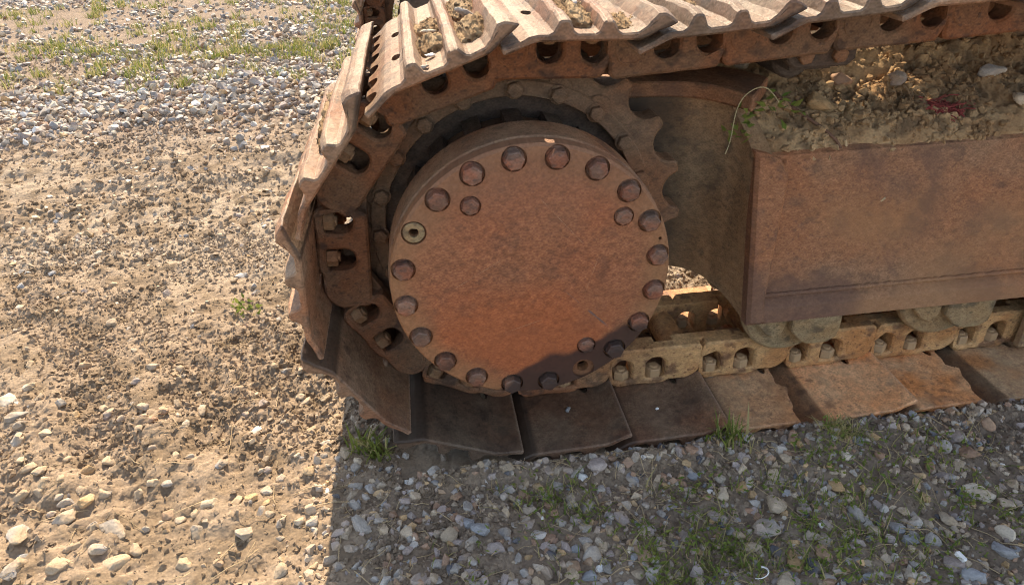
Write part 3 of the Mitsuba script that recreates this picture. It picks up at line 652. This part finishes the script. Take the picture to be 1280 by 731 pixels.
STONES = [(0.112,-0.053,0.042,"p"),(0.157,-0.057,0.016,"t"),(0.169,-0.085,0.026,"b"),(0.146,-0.095,0.014,"t"),(0.03,-0.071,0.026,"g"),(0.106,-0.098,0.024,"g"),(0.228,-0.083,0.031,"r"),(-0.059,-0.029,0.03,"t"),(-0.108,-0.021,0.021,"t"),(-0.079,0.001,0.021,"t"),(-0.249,0.045,0.02,"g"),(-0.176,0.033,0.021,"p"),(-0.039,-0.083,0.023,"r"),(-0.157,-0.072,0.025,"r"),(0.054,-0.046,0.023,"p"),(0.075,-0.13,0.046,"g"),(0.05,-0.15,0.027,"t"),(0.06,-0.181,0.025,"g"),(0.125,-0.17,0.03,"p"),(0.164,-0.195,0.031,"p"),(0.197,-0.17,0.022,"g"),(-0.099,-0.105,0.022,"t"),(-0.121,-0.097,0.018,"t"),(-0.14,-0.106,0.025,"g"),(-0.099,-0.132,0.02,"t"),(-0.121,-0.157,0.036,"b"),(-0.142,-0.138,0.029,"b"),(-0.082,-0.171,0.024,"b"),(-0.039,-0.159,0.029,"p"),(-0.058,-0.156,0.024,"b"),(-0.032,-0.13,0.027,"g"),(-0.185,-0.101,0.03,"p"),(-0.168,-0.123,0.025,"r"),(-0.141,-0.183,0.031,"g"),(-0.156,-0.213,0.029,"p"),(-0.247,-0.15,0.034,"t"),(-0.326,-0.128,0.04,"g"),(-0.343,-0.067,0.031,"g"),(-0.295,-0.055,0.021,"t"),(-0.252,-0.077,0.023,"p"),(-0.342,-0.165,0.027,"b"),(-0.285,-0.229,0.023,"t"),(-0.144,-0.243,0.028,"p"),(-0.178,-0.232,0.023,"d"),(-0.101,-0.207,0.035,"p"),(-0.007,-0.189,0.026,"r"),(0.138,-0.257,0.045,"r"),(0.057,-0.238,0.035,"g"),(0.045,-0.278,0.03,"b"),(0.021,-0.26,0.033,"r"),(-0.025,-0.259,0.028,"p"),(-0.01,-0.23,0.026,"d"),(-0.059,-0.27,0.021,"p"),(-0.094,-0.264,0.025,"p"),(-0.128,-0.263,0.028,"p"),(-0.204,-0.249,0.021,"g"),(0.075,-0.193,0.019,"p"),(0.322,-0.148,0.034,"w"),(0.358,-0.138,0.025,"o"),(0.313,-0.171,0.015,"b"),(0.288,-0.19,0.03,"p"),(0.219,-0.226,0.029,"p"),(0.317,-0.23,0.037,"t"),(0.369,-0.226,0.048,"g"),(0.399,-0.187,0.039,"t"),(0.455,-0.191,0.032,"p"),(0.324,-0.266,0.032,"t"),(0.398,-0.261,0.025,"o"),(0.385,-0.297,0.042,"o"),(0.404,-0.319,0.039,"d"),(0.362,-0.279,0.037,"d"),(0.432,-0.299,0.035,"r"),(0.525,-0.167,0.032,"o"),(0.525,-0.194,0.032,"t"),(0.532,-0.225,0.035,"g"),(0.573,-0.177,0.017,"o"),(0.43,-0.121,0.03,"t"),(0.818,-0.083,0.031,"p"),(0.809,-0.128,0.037,"r"),(0.777,-0.209,0.05,"w"),(0.616,-0.261,0.038,"g"),(0.639,-0.264,0.022,"t"),(0.678,-0.264,0.036,"t"),(0.616,-0.232,0.022,"t"),(0.742,-0.313,0.036,"w"),(0.718,-0.343,0.038,"b"),(0.639,-0.377,0.039,"b"),(0.627,-0.349,0.034,"p"),(0.574,-0.104,0.028,"w"),(0.465,-0.348,0.017,"b"),(0.416,-0.343,0.022,"g"),(0.348,-0.337,0.034,"t"),(0.229,-0.099,0.021,"o"),(0.355,-0.185,0.023,"r"),(0.257,-0.121,0.021,"p"),(0.894,-0.07,0.032,"r"),(-0.823,0.116,0.043,"t"),(-0.601,-0.033,0.043,"w"),(-0.621,-0.049,0.024,"t"),(-0.554,-0.03,0.03,"t"),(-0.527,-0.031,0.026,"o"),(-0.5,-0.046,0.021,"o"),(-0.702,0.19,0.049,"g"),(-0.554,0.161,0.041,"W"),(-0.405,0.098,0.034,"W"),(-0.752,-0.073,0.063,"g"),(-0.85,-0.029,0.046,"g"),(-0.91,-0.054,0.07,"g"),(-0.895,-0.095,0.04,"b"),(-0.889,-0.13,0.056,"g"),(-0.726,-0.142,0.048,"t"),(-0.765,-0.11,0.035,"g"),(-0.824,0.007,0.038,"o"),(-0.802,0.027,0.041,"g"),(-0.845,0.038,0.03,"g"),(-0.718,0.039,0.032,"t"),(-0.688,0.03,0.028,"g"),(-0.526,-0.109,0.044,"g"),(-0.429,0.02,0.027,"o"),(-0.392,-0.026,0.018,"W"),(-0.821,-0.135,0.044,"t"),(-0.646,-0.058,0.032,"t"),(-0.412,-0.099,0.028,"g"),(-1.112,0.352,0.05,"w"),(-1.064,0.287,0.056,"g"),(-0.986,0.135,0.029,"w"),(-0.936,0.093,0.031,"t"),(-1.032,0.212,0.047,"g"),(-0.747,0.234,0.032,"r"),(-0.701,0.306,0.026,"t"),(-0.894,0.296,0.033,"g"),(-0.614,-0.16,0.036,"t"),(-0.609,-0.093,0.032,"g"),(-0.452,-0.2,0.034,"t"),(-0.437,-0.092,0.026,"w")]
COL = dict(p='purplish grey', g='grey', b='bluish grey', t='tan', o='ochre', r='brown', d='dark grey', w='cream', W='white')
OWN = {  # stones that can be singled out by words
    0: ('large purplish grey stone just below the seam between second and third dark shoe', 1.0),
    6: ('reddish brown rounded stone at the foot of the third dark shoe', .8),
    15: ('long grey stone standing tallest among the pebbles below the second dark shoe', .9),
    36: ('squarish grey stone just inside the edge of the track shadow', .8),
    46: ('large brown stone near the bottom edge, widest of the central shaded gravel', .8),
    57: ('pale whitish stone next to an ochre one below the bright grass tuft', .8),
    58: ('ochre stone touching the pale whitish one below the bright grass tuft', .8),
    63: ('large faceted grey stone in the weeds at the lower right', .9),
    68: ('large ochre brown stone near the bottom edge beside a dark bluish one', .8),
    69: ('dark bluish stone at the bottom edge beside the large ochre brown one', .8),
    79: ('large cream stone lying clear on the dark soil at the far right', .7),
    97: ('cream rounded stone, largest on the sunlit soil between two tan ones', .7),
    102: ('grey rounded stone alone on the sunlit soil above the white one', .7),
    103: ('bright white angular stone on the sunlit soil left of the shoes', .6),
    104: ('white stone on the sunlit soil closest to the lower left shoe', .7),
    105: ('big grey flat stone on the sunlit soil near the bottom edge', .5),
    106: ('grey slab leaning upright on the sunlit soil, casting a long shadow', 1.1),
    107: ('broad flat grey stone at the left edge above the bluish one', .5),
    109: ('large grey stone in the bottom left corner', .7),

}
BIG = [rock(900 + k, 1) for k in range(16)]
def lay_stone(x, y, w, tone, k, flat_=1.0, tilt=.25, lift_=.0, z=None, key='stone'):
    r = np.random.default_rng(700 + k)
    m = BIG[int(r.integers(0, 16))].copy()
    R = trimesh.transformations.euler_matrix(r.normal() * tilt, r.normal() * tilt, r.random() * 6.28)
    v = m.vertices * [w * 1.08, w * 1.08, w * 1.08 * flat_] @ R[:3, :3].T
    hz = float(height(np.array([x]), np.array([y]))[0]) if z is None else z
    v[:, 2] += hz - v[:, 2].min() - .40 * np.ptp(v[:, 2]) + lift_
    v[:, 0] += x; v[:, 1] += y
    m = trimesh.Trimesh(v, m.faces, process=False)
    u = np.tile([(TONES.index(tone) + .5) / 9, r.random()], (len(v), 1))
    k_ = free(key); scene[k_] = mikit.ply(m, 'mat_stone', smooth=True, uv=u); return k_
MARKS = [(-.315, .067, 'dark green grass tuft'), (.382, -.03, 'bright green grass tuft'), (.59, -.05, 'pale yellow moss clump'), (-.03, -.02, 'first seam of the dark shoes'), (.20, -.02, 'second seam of the dark shoes'),
         (-.663, .646, 'small weed on the sunlit soil'), (-.372, -.16, 'edge of the track shadow'), (.25, -.285, 'green weeds at the bottom edge'), (.637, -.345, 'upright white plastic scrap'), (.311, -.325, 'curled white plastic strip'),
         (-.752, -.073, 'big grey flat stone'), (-.554, .161, 'white sunlit stone'), (-.601, -.033, 'cream stone'), (.777, -.209, 'large cream stone'), (.075, -.13, 'long grey stone'), (.138, -.257, 'large brown stone'), (-.40, .35, 'low left bend of the track'),
         (.369, -.226, 'faceted grey stone'), (-.326, -.128, 'squarish grey stone'), (-1.064, .287, 'leftmost grey stone'), (.385, -.297, 'ochre brown stone')]
def describe(x, y, w, t, m):
    dims = np.sort(np.ptp(m, axis=0)); shape = 'flat' if dims[0] < .5 * dims[2] else 'long' if dims[1] < .72 * dims[2] else 'rounded' if w < .028 else 'blocky'
    size = 'tiny' if w < .02 else 'small' if w < .028 else 'middling' if w < .038 else 'large'
    d = sorted((math.hypot(x - a, y - b), a, b, n) for a, b, n in MARKS if math.hypot(x - a, y - b) > .022)[0]
    side = ('right of' if x > d[1] else 'left of') if abs(x - d[1]) > abs(y - d[2]) else ('behind' if y > d[2] else 'in front of')
    near = 'close ' if d[0] < .09 else '' if d[0] < .2 else 'well '
    return f'{size} {shape} {COL[t]} stone {near}{side} the {d[3]}'
made = []
for i, (x, y, w, t) in enumerate(STONES):
    k = lay_stone(x, y, w * (.86 if x < -.38 else 1.0), t, i, OWN[i][1] if i in OWN else .85)
    made.append((k, OWN[i][0] if i in OWN else describe(x, y, w, t, meshkit.WRITTEN[scene[k]['filename']][0])))
r = np.random.default_rng(77); n = 0
while n < 150:                                                     # further stones of the sunlit yard and the shaded strip
    x, y = (-1.15 + 1.95 * r.random(), -.34 + .75 * r.random()) if n < 110 else (-1.6 + 1.2 * r.random(), .3 + 1.1 * r.random())
    q = np.array([[x, y]])
    t = r.choice(list('pgbtorw'), p=[.2, .24, .12, .26, .05, .08, .05]); w = .016 + .016 * r.random() ** 1.5
    if not inside_view(q, -.01)[0] or not free_of_track(q, .03)[0]: continue
    if min(math.hypot(x - s[0], y - s[1]) for s in STONES) < .03: continue
    k = lay_stone(x, y, w, t, 500 + n); n += 1
    made.append((k, describe(x, y, w, t, meshkit.WRITTEN[scene[k]['filename']][0])))
same = {}
for k, lab in made: same.setdefault(lab, []).append(k)
for lab, ks in same.items():
    for k in ks: tag(k, lab, 'stone', 'stones on the ground')
    if len(ks) > 1:
        for k in ks: labels[k]['group'] = 'stones: ' + lab

# ---------------------------------------------------------------- mud on the track frame
def mud_h(x, y):
    P3 = np.stack([x, y, np.zeros_like(x)], -1)
    edge = .212 + .016 * (nfbm(P3 * [9, 1, 1], 3, 3) - .5)
    base = .098 + .475 * (np.minimum(y, .42) - .196) + .02 * np.clip((y - .36) / .06, 0, 1)
    t = np.clip((y - edge) / .022, -1, 1) * np.clip((x - .452) / .02 - .4 * np.clip((y - .28) / .1, 0, 1) + .6, -1, 1)
    lump = .036 * (nfbm(P3 * 13, 3, 4) - .38) + .022 * (nfbm(P3 * 36, 3, 5) - .5) + .014 * (nfbm(P3 * 110, 2, 6) - .5)
    back = np.clip((.56 - y) / .04, -1, 1)
    return base + np.where(t > 0, np.sqrt(np.maximum(t, 0)) * (.014 + lump), .09 * t) + .06 * np.minimum(back, 0) + .0
mx, my = np.meshgrid(np.arange(.451, 2.30, .0046), np.arange(.2055, .585, .0046))
mv = np.stack([mx, my, mud_h(mx, my) + ZC], -1).reshape(-1, 3)
ii = np.arange(mx.size).reshape(mx.shape)
a, b, c_, d = (q.ravel() for q in (ii[:-1, :-1], ii[:-1, 1:], ii[1:, 1:], ii[1:, :-1]))
mf = np.vstack([np.stack([a, b, c_], 1), np.stack([a, c_, d], 1)])
mz = (mv[:, 2] - ZC - (.098 + .475 * (np.minimum(mv[:, 1], .42) - .196)))[mf].max(1)
scene['dried_mud'] = mikit.ply(trimesh.Trimesh(mv, mf[mz > -.5], process=False), 'mat_mud', smooth=True)
tag('dried_mud', 'dry brown mud heaped on top of the track frame', kind='stuff')
r = np.random.default_rng(8)
p = np.stack([.455 + 1.8 * r.random(11000), .208 + .33 * r.random(11000) ** 1.25], 1)
p = p[r.random(len(p)) < np.clip((patch(p[:, 0], p[:, 1], 9, 5) - .36) * 5, .1, 1)]
hz = height
height = lambda x, y: mud_h(x, y) + ZC
m, u = scatter(p, .005 + .024 * r.random(len(p)) ** 4, tone_of(len(p), (1, 1, .4, 6, 3, 3, .6, .5, .1), r), 61, .22, .9)
scene['mud_crumbs'] = mikit.ply(m, 'mat_mud', smooth=False, uv=u)
tag('mud_crumbs', 'crumbs of dry mud lying on the heap over the track frame', kind='stuff')
MZ = lambda x, y: float(mud_h(np.array([x]), np.array([y]))[0]) + ZC
for i, (x, y, w, t, lab) in enumerate([(.623, .290, .056, 'o', 'ochre rounded stone half sunk in the mud beside the twig on the frame'), (.50, .40, .036, 't', 'tan angular stone in the mud under the upper track, nearest the sprocket'),
        (.80, .335, .05, 'p', 'purplish grey stone in the mud on the frame just below the upper links'), (1.03, .26, .045, 't', 'tan stone in the mud on the frame at the right edge of the photo'), (.70, .36, .045, 'r', 'brown stone in the mud on the frame behind the ochre stone'),
        (1.01, .33, .05, 'g', 'grey stone high in the mud on the frame beneath the carrier links')]):
    tag(lay_stone(x, y, w, t, 1200 + i, z=MZ(x, y), lift_=.006), lab, 'stone')
for w_ in (1,):
    tw = [(x, y, MZ(x, y) + .008) for x, y in ((.535, .325), (.575, .272), (.612, .228), (.64, .212))]
    tag(put('twig', tube(spline(tw), np.linspace(.0042, .0026, 24), 7), 'mat_root', True), 'dark curved root lying in the mud on the track frame', 'twig')
    tw = [(x, y, MZ(x, y) + .006) for x, y in ((.645, .218), (.69, .193), (.735, .183))]
    tag(put('twig', tube(spline(tw, 14), np.linspace(.003, .002, 14), 6), 'mat_straw', True), 'pale dry twig at the front edge of the mud on the frame', 'twig')
V, F, o = [], [], 0
for k in range(170):
    c0 = np.array([.873 + r.normal() * .017, .263 + r.normal() * .010, 0]); c0[2] = MZ(c0[0], c0[1]) + .004 + .008 * r.random()
    d0 = r.normal(size=3) * [.010, .006, .004]; t = tube(np.array([c0 - d0, c0 + r.normal(size=3) * .003, c0 + d0]), .0013, 3)
    V.append(t.vertices); F.append(t.faces + o); o += len(t.vertices)
scene['rag'] = mikit.ply(trimesh.Trimesh(np.vstack(V), np.vstack(F), process=False), 'mat_red', smooth=True)
tag('rag', 'small frayed dark red rag half buried in the mud', 'rag')

height = hz
# the weed that hangs over the end plate
def leaf_mesh(base, d, L, w, r, bend=.4):
    d = np.array(d, float); d /= np.linalg.norm(d); s = np.cross(d, r.normal(size=3)); s /= np.linalg.norm(s) + 1e-9; n = np.cross(s, d)
    pts = [base, base + d * L * .35 + s * w * .5 + n * L * .06, base + d * L - n * L * bend * .4, base + d * L * .35 - s * w * .5 + n * L * .06, base + d * L * .5 - n * L * .05]
    return np.array(pts), np.array([[0, 1, 4], [1, 2, 4], [2, 3, 4], [3, 0, 4]])
stem = spline([(.385, .172, .128), (.396, .18, .160), (.400, .185, .19), (.412, .19, .222), (.438, .195, .238), (.466, .205, .232), (.500, .215, .198)], 30) + [0, 0, ZC]
W_ = put('weed', tube(stem, np.linspace(.0008, .0011, 30), 5), 'mat_stem', True)
tag(W_, 'thin pale weed stem with green leaves arching over the frame end plate', 'weed')
def leaves(spots, n, L, w, seed, spread=.6, up=.5):
    r = np.random.default_rng(seed); V, F, U, o = [], [], [], 0
    for s in spots:
        for q in range(n):
            v, f = leaf_mesh(np.array(s) + r.normal(size=3) * L * spread, r.normal(size=3) * [1, 1, .6] + [0, 0, up], L * (.6 + .8 * r.random()), w * (.7 + .6 * r.random()), r)
            V.append(v); F.append(f + o); o += 5; U.append(np.tile([r.random(), r.random() * .64], (5, 1)))
    return trimesh.Trimesh(np.vstack(V), np.vstack(F), process=False), np.vstack(U)
for q, sp in enumerate(([stem[-1], stem[-3] + [0, 0, -.012], stem[-1] + [.012, .0, -.02]], [(.413, .20, .165 + ZC), (.42, .205, .18 + ZC), (.408, .2, .148 + ZC)])):
    m, u = leaves(sp, 7, .020, .009, 90 + q)
    put(W_ + '__foliage', m, 'mat_grass', True, uv=u)

# ---------------------------------------------------------------- mud packed between the grousers
def clod(j, s0, s1, y0, y1, hh, seed, rag_=.5):
    r = np.random.default_rng(seed)
    ns, ny = 30, max(16, int((y1 - y0) / .0032))
    S_, Y_ = np.meshgrid(np.linspace(s0, s1, ns), np.linspace(y0, y1, ny))
    es = np.minimum(S_ - s0, s1 - S_) / (s1 - s0) * 2; ey = np.clip(np.minimum(Y_ - y0, y1 - Y_) / .05, 0, 1)
    q = np.stack([S_ * 40, Y_ * 18, np.full_like(S_, seed)], -1)
    h = hh * (.45 + .9 * nfbm(q, 3, seed)) * (.35 + .65 * ey ** .6) * (.55 + .45 * np.sqrt(es)) + .012 * (nfbm(q * [5, 5, 1], 3, seed + 1) - .5) + .006 * np.abs(nfbm(q * [9, 3, 1], 2, seed + 2) - .5)
    Yw = Y_ + (1 - es) * 0 + .03 * (nfbm(np.stack([S_ * 50, Y_ * 0, np.full_like(S_, seed)], -1), 2, seed) - .5)
    topv = np.stack([S_, Yw, .056 + h], -1); botv = np.stack([S_, Yw, np.full_like(S_, .050)], -1)
    V = np.concatenate([topv.reshape(-1, 3), botv.reshape(-1, 3)]); ii = np.arange(ns * ny).reshape(ny, ns); n = ns * ny; F = []
    a, b, c_, d = (z.ravel() for z in (ii[:-1, :-1], ii[:-1, 1:], ii[1:, 1:], ii[1:, :-1])); F += [np.stack([a, b, c_], 1), np.stack([a, c_, d], 1)]
    loop = np.concatenate([ii[0, :], ii[1:, -1], ii[-1, -2::-1], ii[-2:0:-1, 0]]); l2 = np.roll(loop, -1)
    F += [np.stack([loop, loop + n, l2 + n], 1), np.stack([loop, l2 + n, l2], 1)]
    return moved(trimesh.Trimesh(V, np.vstack(F), process=False), frame(j))
JX = JW + 4                                                        # the shoe at the upper left of the sprocket
for j, s0, s1, y0, y1, hh, sd, lab in [
    (JX, .055, .110, .085, .185, .020, 1, 'fibrous dry mud clod in the first groove of the shoe above the hub, nearer piece'),
    (JX, .055, .110, .215, .33, .020, 2, 'fibrous dry mud clod in the first groove of the shoe above the hub, further piece'),
    (JX, .119, .176, .06, .20, .022, 3, 'fibrous dry mud clod in the second groove of the shoe above the hub'),
    (JX, .119, .176, .225, .40, .022, 4, 'dry mud clod behind the pale stone in the second groove'),
    (JX + 1, .055, .110, .04, .30, .022, 5, 'large dry mud clod packed between grousers right of the oval hole'),
    (JX + 1, .119, .172, .02, .12, .012, 6, 'crumbly mud at the open end of a groove on the upper track'),
    (JX + 2, .055, .108, .14, .36, .012, 7, 'thin dark mud patch in a groove further right on the upper track'),
    (JX - 1, .055, .112, .10, .42, .022, 8, 'dry straw-like mud in the groove on the sunlit left bend of the track'),
    (JX - 2, .119, .172, .16, .44, .016, 9, 'dry mud in the groove low on the left bend of the track'),
    (JX + 4, .119, .17, .01, .06, .008, 10, 'small sunlit mud crumb on the upper track at the right')]:
    tag(put('mud_clod', clod(j, s0, s1, y0, y1, hh, sd), 'mat_fibre', True), lab, 'mud clod')
def on_shoe(j, s, y, h): return (frame(j) @ np.array([s, y, h, 1.0]))[:3]
for i, (j, s, y, h, w, t, lab) in enumerate([(JX, .082, .205, .066, .030, 'w', 'pale flat stone lying between two mud clods on the track shoe'), (JX, .146, .215, .070, .034, 'g', 'grey stone wedged in the second groove among mud clods'),
        (JX, .064, .012, .060, .020, 'b', 'grey pebble perched at the outer end of a groove on the upper left shoe'), (JX, .075, .065, .062, .016, 'W', 'white pebble before the mud clod on the upper left shoe'),
        (JX + 1, .083, .13, .075, .026, 'g', 'grey pebble on top of the large mud clod')]):
    q = on_shoe(j, s, y, h); tag(lay_stone(q[0], q[1], w, t, 1300 + i, .55, z=q[2]), lab, 'pebble')
for i, (x, y, w, t, lab) in enumerate([(.087, .105, .014, 'b', 'bluish pebble on the oily shoe below the hub'), (.267, .078, .009, 'W', 'tiny white pebble on the second oily shoe right of the hub'), (.415, .172, .022, 'd', 'dark grey lump of soil and stone against the links on the lower shoes')]):
    tag(lay_stone(x, y, w, t, 1400 + i, z=ZC - .376), lab, 'pebble')

# ---------------------------------------------------------------- plants and litter
def blades(spots, n, L, rad, seed, yellow=.3, lean_=.5, wid=.0022):
    r = np.random.default_rng(seed); V, F, U, o = [], [], [], 0
    spots = np.asarray(spots, float)
    for (x, y) in spots:
        m = max(3, int(n * (.6 + .8 * r.random())))
        bx_, by_ = x + r.normal(size=m) * rad, y + r.normal(size=m) * rad
        bz = height(bx_, by_)
        for q in range(m):
            a, l = r.random() * 6.283, L * (.45 + .9 * r.random()); k = lean_ * (.3 + r.random()); w = wid * (.6 + .8 * r.random())
            d = np.array([math.cos(a), math.sin(a), 0]); s = np.array([-d[1], d[0], 0])
            b0 = np.array([bx_[q], by_[q], bz[q] - .003])
            ps = [b0 + d * (k * l * t * t) + np.array([0, 0, l * (t - .35 * k * t * t)]) for t in (0, .4, .75, 1)]
            V.append(np.array([ps[0] - s * w, ps[0] + s * w, ps[1] - s * w * .8, ps[1] + s * w * .8, ps[2] - s * w * .5, ps[2] + s * w * .5, ps[3]]))
            F.append(np.array([[0, 1, 3], [0, 3, 2], [2, 3, 5], [2, 5, 4], [4, 5, 6]]) + o); o += 7
            U.append(np.tile([r.random(), .9 if r.random() < yellow else .1], (7, 1)))
    return trimesh.Trimesh(np.vstack(V), np.vstack(F), process=False), np.vstack(U)
def plant(key, mu, label, cat_=None, kind=None, group=None):
    k = put(key, mu[0], 'mat_grass', True, uv=mu[1]); tag(k, label, cat_, group, kind); return k
r = np.random.default_rng(9)
far = []
for cx, cy, sx, sy, n in [(-1.62, 3.93, .35, .16, 26), (-1.05, 3.8, .25, .15, 16), (-2.4, 4.0, .4, .2, 18), (-2.1, 3.45, .4, .15, 14), (-.6, 3.75, .3, .25, 34), (-3.2, 5.8, .6, .3, 26), (-.55, 4.6, .35, .4, 30), (-1.3, 4.7, .6, .3, 26), (-2.0, 5.9, .8, .4, 22), (-.6, 5.9, .5, .5, 26), (-2.9, 4.5, .5, .3, 14), (-1.2, 3.2, .5, .15, 10)]:
    far += [(cx + r.normal() * sx, cy + r.normal() * sy) for _ in range(n)]
plant('grass', blades(far, 34, .07, .032, 3, .45, .8, .0028), 'sparse yellow green grass in the gravel at the back', kind='stuff')
plant('grass_tuft', blades([(-.315, .067), (-.30, .05), (-.33, .085)], 22, .05, .012, 4, .15, .9), 'dark green grass tuft in the shade at the lower left corner of the track', 'grass tuft')
plant('grass_tuft', blades([(.382, -.035), (.36, -.03), (.395, -.05)], 22, .055, .012, 5, .15, .6), 'bright green grass tuft growing against the lower track shoes', 'grass tuft')
plant('moss_clump', blades([(.575, -.045), (.60, -.04), (.585, -.06), (.615, -.055)], 46, .028, .012, 6, .75, 1.2, .0012), 'pale yellow moss clump at the foot of the rust orange shoes', 'moss')
m, u = leaves([(-.663 + .02 * a, .646 + .03 * b, .012) for a, b in ((0, 0), (1, 1), (-1, .5), (.5, -1), (1.5, 0))], 10, .018, .008, 41)
plant('weed', (m, u), 'small green weed alone on the sunlit soil left of the track', 'weed')
spots = []
for cx, cy, sx, sy, n in [(.012, -.113, .035, .03, 16), (.03, -.15, .04, .03, 12), (.23, -.285, .10, .035, 70), (.30, -.25, .05, .03, 20), (.14, -.24, .05, .04, 16), (.28, -.15, .04, .04, 16), (.47, -.27, .07, .05, 44), (.42, -.12, .07, .03, 22), (.60, -.10, .08, .03, 24), (.52, -.33, .08, .03, 30), (.76, -.22, .07, .05, 26), (.70, -.12, .08, .03, 14), (-.10, -.23, .06, .03, 10), (-.04, -.10, .04, .03, 8), (.55, -.18, .05, .03, 12), (.82, -.30, .06, .03, 14)]:
    spots += [(cx + r.normal() * sx, cy + r.normal() * sy) for _ in range(n)]
spots = np.array(spots); spots = spots[free_of_track(spots)]
sp3 = np.column_stack([spots, height(spots[:, 0], spots[:, 1]) + .008])
m, u = leaves(sp3[::4] if False else sp3[np.arange(len(sp3)) % 2 > 0], 11, .0105, .0048, 43, 1.0, .7)
b2, u2 = blades(spots[::2], 7, .032, .014, 44, .25, .9, .0011)
plant('ground_weeds', (trimesh.Trimesh(np.vstack([m.vertices, b2.vertices]), np.vstack([m.faces, b2.faces + len(m.vertices)]), process=False), np.vstack([u, u2])), 'low green weeds creeping between the shaded stones', kind='stuff')
V, F, o = [], [], 0
st = np.concatenate([np.stack([-.36 + 1.25 * r.random(330), -.36 + .36 * r.random(330)], 1), np.stack([-1.1 + .75 * r.random(170), -.2 + 1.0 * r.random(170)], 1)])
st = st[free_of_track(st)]
for x, y in st:
    a, L = r.random() * 6.283, .008 + .035 * r.random() ** 2; q = np.array([[x + math.cos(a) * L * t + r.normal() * .0015, y + math.sin(a) * L * t + r.normal() * .0015] for t in (-1, -.3, .3, 1)])
    t = tube(np.column_stack([q, height(q[:, 0], q[:, 1]) + .003 + .005 * r.random(4)]), .0005 + .0005 * r.random(), 3); V.append(t.vertices); F.append(t.faces + o); o += len(t.vertices)
scene['dry_straw'] = mikit.ply(trimesh.Trimesh(np.vstack(V), np.vstack(F), process=False), 'mat_straw', smooth=True)
tag('dry_straw', 'bits of dry straw and rootlets on the soil', kind='stuff')
def gz(x, y): return float(height(np.array([x]), np.array([y]))[0])

w = moved(bx(-.004, .004, -.009, .009, 0, .006, .0015), trimesh.transformations.euler_matrix(.15, .1, .3) + [[0, 0, 0, .637], [0, 0, 0, -.345], [0, 0, 0, gz(.637, -.345) + .012], [0, 0, 0, 0]])
tag(put('plastic_scrap', w, 'mat_white', 30), 'small white plastic scrap lying upright among stones at the lower right', 'litter')
cu = spline([(.298, -.330, 0), (.311, -.333, .004), (.320, -.328, .007), (.322, -.318, .004), (.316, -.312, .001)], 16); cu[:, 2] += gz(.311, -.325) + .012
tag(put('plastic_scrap', tube(cu, np.linspace(.0007, .0016, 16), 6), 'mat_white', True), 'curled white plastic strip in the green weeds at the bottom edge', 'litter')
